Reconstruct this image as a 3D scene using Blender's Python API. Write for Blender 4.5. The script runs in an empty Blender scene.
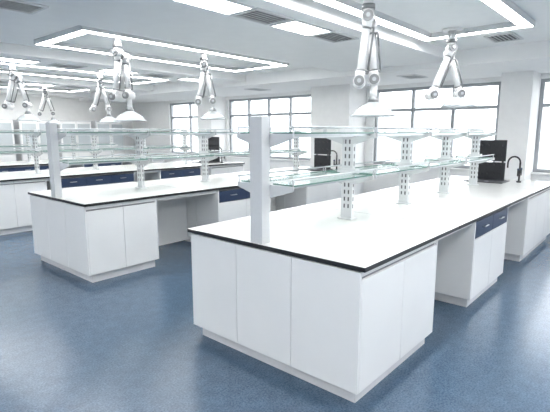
import bpy, bmesh, math, random
from mathutils import Vector, Matrix
random.seed(3)
sc = bpy.context.scene
sc.view_settings.view_transform = 'Standard'
sc.view_settings.exposure = 0.0

# ------------------------------------------------------------ materials
def mat(name, col, rough=0.5, metal=0.0, emit=None, estr=0.0, spec=0.5, noise=0.0, nscale=40, bump=0.0):
    m = bpy.data.materials.new(name); m.use_nodes = True
    nt = m.node_tree; n = nt.nodes; l = nt.links
    b = n['Principled BSDF']
    b.inputs['Base Color'].default_value = (*col, 1)
    b.inputs['Roughness'].default_value = rough
    b.inputs['Metallic'].default_value = metal
    b.inputs['Specular IOR Level'].default_value = spec
    if noise > 0:
        tc = n.new('ShaderNodeTexCoord'); nz = n.new('ShaderNodeTexNoise')
        nz.inputs['Scale'].default_value = nscale; nz.inputs['Detail'].default_value = 4
        l.new(tc.outputs['Object'], nz.inputs['Vector'])
        r = n.new('ShaderNodeValToRGB')
        r.color_ramp.elements[0].position = 0.35; r.color_ramp.elements[1].position = 0.65
        r.color_ramp.elements[0].color = (*[c*(1-noise) for c in col], 1)
        r.color_ramp.elements[1].color = (*[min(1, c*(1+noise)) for c in col], 1)
        l.new(nz.outputs['Fac'], r.inputs['Fac']); l.new(r.outputs['Color'], b.inputs['Base Color'])
        if bump > 0:
            bp = n.new('ShaderNodeBump'); bp.inputs['Strength'].default_value = bump; bp.inputs['Distance'].default_value = 0.002
            l.new(nz.outputs['Fac'], bp.inputs['Height']); l.new(bp.outputs['Normal'], b.inputs['Normal'])
    if emit:
        b.inputs['Emission Color'].default_value = (*emit, 1)
        b.inputs['Emission Strength'].default_value = estr
    return m

def glassmat(name, col, trans=0.8):
    m = bpy.data.materials.new(name); m.use_nodes = True
    nt = m.node_tree; n = nt.nodes; l = nt.links
    n.remove(n['Principled BSDF'])
    out = n['Material Output']
    t = n.new('ShaderNodeBsdfTransparent'); t.inputs['Color'].default_value = (*col, 1)
    g = n.new('ShaderNodeBsdfPrincipled'); g.inputs['Base Color'].default_value = (*col, 1); g.inputs['Roughness'].default_value = 0.08
    mx = n.new('ShaderNodeMixShader'); mx.inputs['Fac'].default_value = 1-trans
    l.new(t.outputs[0], mx.inputs[1]); l.new(g.outputs[0], mx.inputs[2]); l.new(mx.outputs[0], out.inputs['Surface'])
    return m

M = {}
M['wall'] = mat('wall_paint', (0.88,0.88,0.87), 0.7, noise=0.015, nscale=8)
M['ceil'] = mat('ceiling_paint', (0.89,0.89,0.89), 0.75, noise=0.01, nscale=6)
M['white'] = mat('white_laminate', (0.87,0.87,0.86), 0.32, noise=0.01, nscale=3)
M['body'] = mat('carcass_grey', (0.26,0.26,0.27), 0.6, noise=0.02)
M['kick'] = mat('plinth_white', (0.72,0.72,0.73), 0.5, noise=0.02)
M['top'] = mat('bench_top_white', (0.82,0.815,0.79), 0.22, noise=0.015, nscale=5)
M['black'] = mat('phenolic_black_edge', (0.012,0.012,0.014), 0.4, noise=0.1)
M['rack'] = mat('polypropylene_dark', (0.022,0.024,0.028), 0.7, noise=0.05)
M['blue'] = mat('drawer_blue', (0.022,0.042,0.095), 0.35, noise=0.05)
M['steel'] = mat('powder_white', (0.68,0.69,0.70), 0.35, noise=0.01)
M['alu'] = mat('aluminium', (0.50,0.52,0.54), 0.28, metal=0.8, noise=0.03)
M['slot'] = mat('slot_dark', (0.10,0.10,0.11), 0.6, noise=0.05)
M['glass'] = glassmat('shelf_glass', (0.90,0.95,0.935), 0.86)
M['gedge'] = mat('glass_edge_green', (0.12,0.24,0.20), 0.12, noise=0.05)
M['cabglass'] = mat('frosted_cabinet_glass', (0.50,0.54,0.56), 0.2, noise=0.02)
M['hood'] = glassmat('hood_clear', (0.86,0.88,0.89), 0.58)
M['pane'] = glassmat('window_pane', (0.98,0.99,1.0), 0.93)
M['tube'] = mat('arm_tube_white', (0.80,0.80,0.80), 0.28, noise=0.01)
M['joint'] = mat('arm_joint_silver', (0.26,0.265,0.27), 0.3, metal=0.7, noise=0.05)
M['led'] = mat('led_diffuser', (0.9,0.9,0.9), 0.5, emit=(1,1,1), estr=27.0, noise=0.005)
M['panel'] = mat('panel_diffuser', (0.9,0.9,0.9), 0.5, emit=(1,1,1), estr=15.0, noise=0.005)
M['ventd'] = mat('vent_dark', (0.09,0.09,0.10), 0.6, noise=0.05)
M['frame'] = mat('window_frame_grey', (0.38,0.40,0.42), 0.4, noise=0.03)

# floor vinyl
fm = bpy.data.materials.new('vinyl_floor_blue'); fm.use_nodes = True
n = fm.node_tree.nodes; l = fm.node_tree.links; b = n['Principled BSDF']
tc = n.new('ShaderNodeTexCoord')
n1 = n.new('ShaderNodeTexNoise'); n1.inputs['Scale'].default_value = 75; n1.inputs['Detail'].default_value = 6; n1.inputs['Roughness'].default_value = 0.8
n2 = n.new('ShaderNodeTexNoise'); n2.inputs['Scale'].default_value = 11; n2.inputs['Detail'].default_value = 5
l.new(tc.outputs['Object'], n1.inputs['Vector']); l.new(tc.outputs['Object'], n2.inputs['Vector'])
r = n.new('ShaderNodeValToRGB'); r.color_ramp.elements[0].position = 0.38; r.color_ramp.elements[1].position = 0.62
r.color_ramp.elements[0].color = (0.046,0.088,0.145,1); r.color_ramp.elements[1].color = (0.128,0.198,0.285,1)
l.new(n1.outputs['Fac'], r.inputs['Fac'])
r2 = n.new('ShaderNodeValToRGB'); r2.color_ramp.elements[0].position = 0.35; r2.color_ramp.elements[1].position = 0.65
r2.color_ramp.elements[0].color = (0.84,0.84,0.84,1); r2.color_ramp.elements[1].color = (1,1,1,1)
l.new(n2.outputs['Fac'], r2.inputs['Fac'])
mx = n.new('ShaderNodeMixRGB'); mx.blend_type = 'MULTIPLY'; mx.inputs[0].default_value = 1.0
l.new(r.outputs['Color'], mx.inputs[1]); l.new(r2.outputs['Color'], mx.inputs[2]); l.new(mx.outputs[0], b.inputs['Base Color'])
b.inputs['Roughness'].default_value = 0.24
bp = n.new('ShaderNodeBump'); bp.inputs['Strength'].default_value = 0.10; bp.inputs['Distance'].default_value = 0.001
l.new(n1.outputs['Fac'], bp.inputs['Height']); l.new(bp.outputs['Normal'], b.inputs['Normal'])
M['floor'] = fm

# ------------------------------------------------------------ mesh builder
class B:
    def __init__(s, name):
        s.name = name; s.bm = bmesh.new(); s.mats = []
    def mi(s, m):
        if m not in s.mats: s.mats.append(m)
        return s.mats.index(m)
    def box(s, x0,x1,y0,y1,z0,z1, m, top=None):
        v = [s.bm.verts.new(p) for p in [(x0,y0,z0),(x1,y0,z0),(x1,y1,z0),(x0,y1,z0),(x0,y0,z1),(x1,y0,z1),(x1,y1,z1),(x0,y1,z1)]]
        for i,f in enumerate([(3,2,1,0),(4,5,6,7),(0,1,5,4),(1,2,6,5),(2,3,7,6),(3,0,4,7)]):
            fc = s.bm.faces.new([v[k] for k in f]); fc.material_index = s.mi(top if (i==1 and top) else m)
    def prism(s, pts, axis, a, b_, m):
        def P(p, t):
            return (t,p[0],p[1]) if axis=='x' else ((p[0],t,p[1]) if axis=='y' else (p[0],p[1],t))
        v0 = [s.bm.verts.new(P(p,a)) for p in pts]; v1 = [s.bm.verts.new(P(p,b_)) for p in pts]
        k = len(pts); i0 = s.mi(m)
        fs = [s.bm.faces.new(v0), s.bm.faces.new(v1[::-1])]
        for i in range(k): fs.append(s.bm.faces.new([v0[i],v1[i],v1[(i+1)%k],v0[(i+1)%k]]))
        for f in fs: f.material_index = i0
    def tube(s, p, q, r, m, r2=None, seg=16, caps=True):
        p = Vector(p); q = Vector(q); d = (q-p)
        if r2 is None: r2 = r
        z = d.normalized(); a = Vector((0,0,1)) if abs(z.z)<0.9 else Vector((1,0,0))
        u = z.cross(a).normalized(); w = z.cross(u)
        A=[];C=[]
        for i in range(seg):
            t = 2*math.pi*i/seg; o = u*math.cos(t)+w*math.sin(t)
            A.append(s.bm.verts.new(p+o*r)); C.append(s.bm.verts.new(q+o*r2))
        k = s.mi(m)
        for i in range(seg):
            f = s.bm.faces.new([A[i],A[(i+1)%seg],C[(i+1)%seg],C[i]]); f.material_index = k; f.smooth = True
        if caps:
            f = s.bm.faces.new(A[::-1]); f.material_index = k
            f = s.bm.faces.new(C); f.material_index = k
    def path(s, pts, r, m, seg=10):
        for i in range(len(pts)-1):
            s.tube(pts[i], pts[i+1], r, m, seg=seg)
            if i>0: s.ball(pts[i], r, m)
    def ball(s, c, r, m):
        k = s.mi(m)
        g = bmesh.ops.create_uvsphere(s.bm, u_segments=12, v_segments=8, radius=r, matrix=Matrix.Translation(Vector(c)))
        for v in g['verts']:
            for f in v.link_faces: f.material_index = k; f.smooth = True
    def lathe(s, c, prof, m, seg=32):
        k = s.mi(m); rings=[]
        for (r,z) in prof:
            rings.append([s.bm.verts.new((c[0]+r*math.cos(2*math.pi*i/seg), c[1]+r*math.sin(2*math.pi*i/seg), c[2]+z)) for i in range(seg)])
        for a,b_ in zip(rings,rings[1:]):
            for i in range(seg):
                f = s.bm.faces.new([a[i],a[(i+1)%seg],b_[(i+1)%seg],b_[i]]); f.material_index=k; f.smooth=True
    def done(s, bevel=0.0):
        bmesh.ops.recalc_face_normals(s.bm, faces=s.bm.faces)
        me = bpy.data.meshes.new(s.name); s.bm.to_mesh(me); s.bm.free()
        for m in s.mats: me.materials.append(M[m])
        o = bpy.data.objects.new(s.name, me); sc.collection.objects.link(o)
        if bevel>0:
            md = o.modifiers.new('bevel','BEVEL'); md.width = bevel; md.segments = 2; md.limit_method='ANGLE'; md.angle_limit=math.radians(50)
            md.harden_normals = False
        return o

# ------------------------------------------------------------ room shell
X0,X1,Y0,Y1 = -3.0, 9.0, -3.0, 14.6
b = B('floor'); b.box(X0-.2,X1+.2,Y0-.2,Y1+.2,-0.1,0,'floor'); b.done()
H = 3.05
RZ = 2.86   # recess ceiling
SZ = 2.72   # soffit
WZ = 2.64   # window soffit
b = B('ceiling')
b.box(X0-.2,X1+.25,Y0-.2,Y1+.2,RZ,H,'ceil')
b.done()
rec = [(0.85,2.62),(4.62,7.0),(8.0,10.4),(11.4,13.8)]
ys = [Y0]+[v for r_ in rec for v in r_]+[Y1]
tn=10
for i in range(0,len(ys),2):
    b=B('trim_%d'%tn); tn+=1
    b.box(X0,7.1,ys[i],ys[i+1],SZ,RZ,'ceil'); b.done()
for r_ in rec:
    b=B('trim_%d'%tn); tn+=1
    b.box(X0,2.0,r_[0],r_[1],SZ,RZ,'ceil'); b.done()
b=B('trim_%d'%tn); b.box(7.1,X1,Y0,Y1,WZ,RZ,'ceil'); b.done()
b = B('wall_left'); b.box(X0-.2,X0,Y0-.2,Y1+.2,0,RZ,'wall'); b.done()
b = B('wall_right'); b.box(X0,X1,Y0-.2,Y0,0,RZ,'wall'); b.done()
b = B('wall_back'); b.box(X0,X1,Y1,Y1+.2,0,RZ,'wall'); b.done()
# window wall
ops = [(-2.6,1.78),(2.40,4.95),(6.6,9.6),(10.4,12.4)]
b = B('wall_window')
b.box(X1,X1+.25,Y0-.2,Y1+.2,0,0.95,'wall'); b.box(X1,X1+.25,Y0-.2,Y1+.2,2.56,RZ,'wall')
e = [Y0-.2]+[v for o in ops for v in o]+[Y1+.2]
for i in range(0,len(e),2): b.box(X1,X1+.25,e[i],e[i+1],0.95,2.56,'wall')
b.done()
for i,(a,c) in enumerate(ops):
    w = B('window_%d'%(i+1)); t=.06
    xa,xb = X1+.06,X1+.12
    w.box(xa,xb,a,c,0.95,0.95+t,'frame'); w.box(xa,xb,a,c,2.56-t,2.56,'frame')
    w.box(xa,xb,a,c,2.08,2.08+t,'frame')
    nn = max(2,round((c-a)/0.85))
    for k in range(nn+1):
        y = a+(c-a-t)*k/nn
        w.box(xa-.005,xb+.005,y,y+t,0.95,2.56,'frame')
    w.box(xa+.02,xa+.026,a+.01,c-.01,0.97,2.54,'pane')
    w.done()
    s_ = B('trim_%d'%(i+1)); s_.box(X1-.06,X1+.05,a-.03,c+.03,0.92,0.95,'wall'); s_.done(0.004)
b = B('structural_column'); b.box(8.3,9.0,5.15,6.15,0,WZ,'wall'); b.done()
b = B('structural_column'); b.box(8.45,9.0,1.78,2.26,0,WZ,'wall'); b.done()
b = B('structural_column'); b.box(8.45,9.0,9.7,10.3,0,WZ,'wall'); b.done()
b = B('baseboard_window'); b.box(X1-.015,X1,Y0,1.78,0,.09,'kick'); b.done()

for k in range(6):
    xx = 1.6+k*1.15
    c = B('storage_cabinet'); c.box(xx,xx+1.0,Y1-.5,Y1-.02,0.08,2.0,'steel'); c.box(xx+.02,xx+.98,Y1-.48,Y1-.03,0,.08,'kick')
    for q in (0,1):
        c.box(xx+.02+q*.485,xx+.495+q*.485,Y1-.52,Y1-.5,1.02,1.97,'white'); c.box(xx+.06+q*.485,xx+.455+q*.485,Y1-.525,Y1-.519,1.1,1.9,'cabglass')
        c.box(xx+.02+q*.485,xx+.495+q*.485,Y1-.52,Y1-.5,.11,1.0,'white')
        c.tube((xx+.46+q*.08,Y1-.54,1.2),(xx+.46+q*.08,Y1-.54,1.35),.008,'alu')
    c.done(0.002)

# ------------------------------------------------------------ benches
TH = 0.90; ST=0.029
def bench(x0,x1,y0,y1,cabs,name='laboratory_bench'):
    b = B(name); ov=.03
    xs=[x0]; 
    while xs[-1]+1.9 < x1: xs.append(xs[-1]+1.53)
    xs.append(x1)
    for a,c in zip(xs,xs[1:]): b.box(a+(0 if a==x0 else .004),c-(0 if c==x1 else .004),y0,y1,TH-ST,TH,'black','top')
    zc0=.10; zc1=TH-ST
    cy=(y0+y1)/2
    b.box(x0+.1,x1-.05,cy-.02,cy+.02,0.05,zc1,'white')
    b.box(x0+.1,x1-.05,y0+.06,y0+.08,zc1-.05,zc1,'white'); b.box(x0+.1,x1-.05,y1-.08,y1-.06,zc1-.05,zc1,'white')
    for (a,c,kind) in cabs:
        a2 = a+.02; c2=c
        b.box(a2+.005,c2-.005,y0+.05,y1-.05,zc0+.01,zc1,'body')
        b.box(a2+.045,c2-.02,y0+.075,y1-.075,0,zc0+.01,'kick')
        w=(y1-y0-2*ov)/3
        for k in range(3):
            b.box(a2-.012,a2+.006,y0+ov+k*w+.002,y0+ov+(k+1)*w-.002,zc0,zc1-.010,'white')
        b.box(c2-.006,c2+.012,y0+ov,y1-ov,zc0,zc1,'white')
        nd=max(1,round((c-a)/.58)); dw=(c2-a2-.01)/nd
        for side in (0,1):
            ya,yb=(y0+ov,y0+ov+.02) if side==0 else (y1-ov-.02,y1-ov)
            for k in range(nd):
                p=a2+.005+k*dw+.002; q=p+dw-.004
                if kind=='drawer':
                    b.box(p,q,ya,yb,zc1-.185,zc1-.03,'blue')
                    yy = ya-.02 if side==0 else yb+.02
                    b.tube(((p+q)/2-.06,yy,zc1-.10),((p+q)/2+.06,yy,zc1-.10),.006,'alu')
                    b.box((p+q)/2-.06,(p+q)/2-.05,min(yy,ya if side==0 else yb),max(yy,ya if side==0 else yb),zc1-.105,zc1-.095,'alu')
                    b.box((p+q)/2+.05,(p+q)/2+.06,min(yy,ya if side==0 else yb),max(yy,ya if side==0 else yb),zc1-.105,zc1-.095,'alu')
                    b.box(p,q,ya,yb,zc0,zc1-.195,'white')
                else:
                    b.box(p,q,ya,yb,zc0,zc1-.06,'white')
                    b.box(p,q,ya+.004,yb-.004,zc1-.04,zc1-.004,'white')
    return b.done(0.002)

W1=(1.22,2.82); W2=(4.60,6.12); W3=(7.95,9.5); W4=(11.3,12.85)
bench(2.18,8.0,*W1,[(2.18,3.32,'door'),(4.22,5.32,'drawer'),(6.25,7.98,'door')])
bench(2.22,8.0,*W2,[(2.22,3.12,'door'),(4.12,5.22,'drawer'),(6.15,7.98,'door')])
bench(2.18,8.0,*W3,[(2.18,3.2,'door'),(3.4,4.9,'drawer'),(5.5,6.6,'drawer'),(6.9,7.98,'door')])
bench(2.18,8.0,*W4,[(2.18,3.2,'door'),(3.4,4.9,'drawer'),(5.5,6.6,'drawer'),(6.9,7.98,'door')])

# ------------------------------------------------------------ reagent shelves
def shelf(x0,yc,n=5,sp=1.13):
    b = B('reagent_shelf')
    z=TH
    levels=[1.29,1.635]
    for i in range(n):
        x=x0+i*sp
        if i==0:
            b.box(x-.04,x+.04,yc-.055,yc+.055,z,z+.86,'steel')
        else:
            b.box(x-.02,x+.02,yc-.055,yc+.055,z,z+.80,'steel')
            b.box(x-.05,x+.05,yc-.07,yc+.07,z,z+.012,'steel')
            for k in range(11):
                zz=z+.10+k*.062
                for s_ in (-1,1):
                    b.box(x-.022,x-.0195,yc+s_*.02-.007,yc+s_*.02+.007,zz,zz+.035,'slot')
                    b.box(x+.0195,x+.022,yc+s_*.02-.007,yc+s_*.02+.007,zz,zz+.035,'slot')
                b.box(x-.006,x+.006,yc-.0565,yc-.054,zz,zz+.035,'slot')
        for lz in levels:
            for s_ in (-1,1):
                for (u0,u1) in ([(x+.04,x+.05)] if i==0 else [(x-.03,x-.02),(x+.02,x+.03)]):
                    b.prism([(yc+s_*.04,lz-.085),(yc+s_*.26,lz-.02),(yc+s_*.26,lz+.012),(yc+s_*.04,lz+.012)],'x',u0,u1,'steel')
        if i>0:
            for lz in levels:
                b.box(x-.035,x+.035,yc-.09,yc+.09,lz-.02,lz+.055,'steel')
    for i in range(n-1):
        a=x0+i*sp+(.07 if i==0 else .035); c=x0+(i+1)*sp-.035
        for lz in levels:
            for s_ in (-1,1):
                ya,yb=sorted((yc+s_*.06,yc+s_*.25))
                b.box(a,c,ya,yb,lz+.012,lz+.018,'glass')
                yo=yc+s_*.252
                b.box(a,c,yo-.002,yo+.002,lz+.010,lz+.020,'gedge')
                for xe in (a,c): b.box(xe-.002,xe+.002,ya,yb,lz+.010,lz+.020,'gedge')
                b.box(a-.03,c+.03,yc+s_*.05-.012,yc+s_*.05+.012,lz-.02,lz+.014,'steel')
                b.box(a-.02,c+.02,yc+s_*.21-.010,yc+s_*.21+.010,lz-.008,lz+.010,'alu')
                b.tube((a-.03,yo,lz+.055),(c+.03,yo,lz+.055),.007,'alu',seg=8)
                for xx in (a-.02,c+.02): b.tube((xx,yo,lz-.01),(xx,yo,lz+.055),.005,'alu',seg=8)
    return b.done(0.0008)
cyc=[(w[0]+w[1])/2 for w in (W1,W2,W3,W4)]
cyc[0]=2.08
for k,c_ in enumerate(cyc): shelf(2.235 if k!=1 else 2.26,c_)

# ------------------------------------------------------------ fume arms
def arm(x,y,yaw=-49,hoodz=1.85,l1=.16,l2=.15,ceilz=RZ):
    b=B('fume_extraction_arm'); ceilz-=.001
    dx,dy=math.cos(math.radians(yaw)),math.sin(math.radians(yaw))
    px,py=-dy,dx
    def P(u,z,o=0): return (x+dx*u+px*o, y+dy*u+py*o, z)
    b.tube(P(0,ceilz-.02),P(0,ceilz),.12,'tube',seg=24)
    b.tube(P(0,2.66),P(0,ceilz-.02),.045,'tube')
    b.tube(P(0,2.70),P(0,2.74),.058,'joint')
    def seg(p,q):
        p=Vector(p);q=Vector(q)
        b.tube(p,q,.034,'tube')
        m1=p.lerp(q,.16);m2=p.lerp(q,.84)
        b.tube(p.lerp(q,.05),m1,.043,'tube'); b.tube(m2,p.lerp(q,.95),.043,'tube')
        b.tube(m1,p.lerp(q,.19),.040,'joint'); b.tube(p.lerp(q,.81),m2,.040,'joint')
        off=Vector((dx*.062,dy*.062,0))
        b.tube(m1+off,m2+off,.009,'joint',seg=8)
        for m_ in (m1,m2): b.tube(m_,m_+off,.012,'joint',seg=8)
    seg(P(0,2.64),P(-l1,2.10,0)); seg(P(-l1,2.10,.1),P(.02,2.60,.1)); seg(P(.02,2.60,.1),P(l2,2.12,.1))
    for c_,z_,o0,o1 in ((0,2.64,-.05,.05),(-l1,2.10,-.05,.15),(.02,2.60,.04,.16),(l2,2.12,.04,.16)):
        b.tube(P(c_,z_,o0),P(c_,z_,o1),.054,'tube',seg=20)
        b.tube(P(c_,z_,o0-.025),P(c_,z_,o0),.044,'joint',seg=20)
        b.tube(P(c_,z_,o1),P(c_,z_,o1+.025),.044,'joint',seg=20)
        b.tube(P(c_,z_,o0-.04),P(c_,z_,o0-.025),.018,'alu',seg=12)
    hc=P(l2,0,.1)
    b.tube(P(l2,2.09,.1),P(l2,hoodz+.12,.1),.033,'tube')
    b.lathe((hc[0],hc[1],hoodz),[(.036,.17),(.045,.13),(.07,.11),(.12,.085),(.165,.05),(.195,.01),(.20,0),(.196,0),(.19,.008),(.16,.045),(.115,.08),(.066,.105),(.04,.125)],'hood')
    b.lathe((hc[0],hc[1],hoodz),[(.199,-.004),(.205,-.004),(.205,.008),(.199,.008),(.199,-.004)],'alu')
    b.tube((hc[0],hc[1],hoodz+.125),(hc[0],hc[1],hoodz+.15),.050,'joint')
    return b.done()
arm(3.62,cyc[0],yaw=-60,hoodz=1.80,l1=.06,l2=.07)
arm(5.60,cyc[0],hoodz=1.97,l1=.19,l2=.17)
arm(3.15,cyc[1],yaw=-70,hoodz=1.80,l1=.08,l2=.06)
arm(4.55,cyc[1],yaw=-40,hoodz=1.85,l1=.10,l2=.12)
for xx,yw in ((3.1,-49),(4.7,-20)): arm(xx,cyc[2],yaw=yw,hoodz=1.85)
for xx,yw in ((3.4,-49),(5.0,-20)): arm(xx,cyc[3],yaw=yw,hoodz=1.85)

# ------------------------------------------------------------ ceiling lights & vents
def ring(x0,x1,y0,y1,w=.12,ztop=RZ,h=.06):
    b=B('led_frame_light'); t=.012
    def loop(x0,x1,y0,y1,w,za,zb,m):
        for (a,c,d_,e_) in ((x0,x1,y0,y0+w),(x0,x1,y1-w,y1),(x0,x0+w,y0+w,y1-w),(x1-w,x1,y0+w,y1-w)):
            b.box(a,c,d_,e_,za,zb,m)
    loop(x0,x1,y0,y1,t,ztop-h,ztop,'steel')
    loop(x0+t,x1-t,y0+t,y1-t,w,ztop-h+.004,ztop-.005,'led')
    loop(x0+t+w,x1-t-w,y0+t+w,y1-t-w,t,ztop-h,ztop,'steel')
    b.done()
ring(2.65,5.8,1.25,2.5); ring(2.6,6.3,5.15,6.5); ring(2.6,6.3,8.6,9.95); ring(2.6,6.3,12.0,13.3)
def panel(x,y,lx=.6,ly=.3,z=SZ):
    b=B('ceiling_panel_light'); t=.015
    b.box(x-lx/2,x+lx/2,y-ly/2,y+ly/2,z-.012,z,'panel')
    for (a,c,d_,e_) in ((-lx/2-t,lx/2+t,-ly/2-t,-ly/2),(-lx/2-t,lx/2+t,ly/2,ly/2+t),(-lx/2-t,-lx/2,-ly/2,ly/2),(lx/2,lx/2+t,-ly/2,ly/2)):
        b.box(x+a,x+c,y+d_,y+e_,z-.018,z,'steel')
    b.done()
def vent(x,y,lx=.45,ly=.3,z=SZ):
    b=B('air_vent'); t=.025
    b.box(x-lx/2,x+lx/2,y-ly/2,y+ly/2,z-.004,z,'ventd')
    for (a,c,d_,e_) in ((-lx/2-t,lx/2+t,-ly/2-t,-ly/2),(-lx/2-t,lx/2+t,ly/2,ly/2+t),(-lx/2-t,-lx/2,-ly/2,ly/2),(lx/2,lx/2+t,-ly/2,ly/2)):
        b.box(x+a,x+c,y+d_,y+e_,z-.015,z,'steel')
    k=6
    for i in range(k):
        yy=y-ly/2+ly*(i+.5)/k
        b.box(x-lx/2,x+lx/2,yy-.006,yy+.006,z-.012,z-.002,'alu')
    b.done()
for x,y in ((2.65,2.98),(3.85,2.98)): panel(x,y)
for x,y in ((3.25,2.98),(4.45,2.98),(1.55,4.3)): vent(x,y)
vent(6.5,1.75,z=RZ)
for yy in (7.5,10.9):
    for x in (2.7,4.4,6.1): panel(x,yy)
    for x in (3.5,5.2): vent(x,yy)
for x in (-2,-.4,1.2,2.8,4.4,6.0):
    for y in (-1.8,-.3): panel(x,y,1.2,.3)  # out-of-view panels, added to illuminate the room from behind the camera
for x in (-2,-.4):
    for y in (2,4,6,8,10,12): panel(x,y,1.2,.3)  # more unseen panels along the left side, added as extra room light
for y in (3.6,7.4): vent(7.9,y,.5,.3,WZ)

# ------------------------------------------------------------ sinks
def sink(x,yc):
    b=B('laboratory_sink'); z=TH
    b.box(x-.22,x+.22,yc-.28,yc-.25,z,z+.012,'black'); b.box(x-.22,x+.22,yc+.25,yc+.28,z,z+.012,'black')
    b.box(x-.22,x-.19,yc-.25,yc+.25,z,z+.012,'black'); b.box(x+.19,x+.22,yc-.25,yc+.25,z,z+.012,'black')
    b.box(x-.19,x+.19,yc-.25,yc+.25,z,z+.003,'slot'); b.tube((x,yc,z+.003),(x,yc,z+.006),.035,'alu')
    b.done(0.003)
    d=B('drying_rack'); dx=x+.27; h=.20; yc+=.02
    d.box(dx,dx+.03,yc-h,yc+h,z,z+.28,'rack'); d.box(dx,dx+.03,yc-h,yc+h,z+.30,z+.63,'rack')
    d.box(dx+.03,dx+.045,yc-.17,yc-.14,z,z+.6,'rack'); d.box(dx+.03,dx+.045,yc+.14,yc+.17,z,z+.6,'rack')
    for r_ in range(4):
        for c_ in range(4):
            p=(dx,yc-.15+c_*.10,z+.09+r_*.145+(.01 if r_>1 else 0)); d.tube(p,(dx-.07,p[1],p[2]+.03),.006,'rack',seg=6)
    d.done(0.003)
def faucet(fx,fy):
    z=TH
    f=B('laboratory_faucet')
    f.tube((fx,fy,z),(fx,fy,z+.02),.035,'black'); f.tube((fx,fy,z),(fx,fy,z+.30),.014,'black')
    ux,uy=-.6,.8
    pts=[(fx,fy,z+.30)]
    for t in range(1,9):
        k=.09-.09*math.cos(t*math.pi/8); pts.append((fx+ux*k,fy+uy*k,z+.30+.09*math.sin(t*math.pi/8)))
    pts.append((fx+ux*.18,fy+uy*.18,z+.22))
    f.path(pts,.012,'black')
    f.tube((fx-.09,fy,z+.12),(fx+.09,fy,z+.12),.011,'black')
    for s_ in (-1,1):
        f.tube((fx+s_*.09,fy,z+.10),(fx+s_*.09,fy,z+.19),.013,'black'); f.ball((fx+s_*.09,fy,z+.2),.018,'blue')
    f.done()
for c_ in cyc:
    sink(7.4,c_); faucet(7.55,c_-.42)

# ------------------------------------------------------------ world + camera
w=bpy.data.worlds.new('sky'); sc.world=w; w.use_nodes=True
n=w.node_tree.nodes; l=w.node_tree.links; bg=n['Background']; bg.inputs['Strength'].default_value=6.5
tc=n.new('ShaderNodeTexCoord'); sp=n.new('ShaderNodeSeparateXYZ'); l.new(tc.outputs['Generated'],sp.inputs[0])
rp=n.new('ShaderNodeValToRGB'); rp.color_ramp.elements[0].position=.42; rp.color_ramp.elements[1].position=.56
rp.color_ramp.elements[0].color=(.16,.17,.17,1); rp.color_ramp.elements[1].color=(.96,.98,1,1)
mp=n.new('ShaderNodeMapRange'); mp.inputs['From Min'].default_value=-1; mp.inputs['From Max'].default_value=1
l.new(sp.outputs['Z'],mp.inputs['Value']); l.new(mp.outputs[0],rp.inputs['Fac']); l.new(rp.outputs['Color'],bg.inputs['Color'])

cam=bpy.data.cameras.new('camera'); co=bpy.data.objects.new('camera',cam); sc.collection.objects.link(co)
co.location=(0,0,1.66); co.rotation_euler=(math.radians(90-9.4),0,math.radians(-49)); cam.sensor_width=36; cam.lens=449/550*36
cam.clip_start=.05; cam.clip_end=200
sc.camera=co
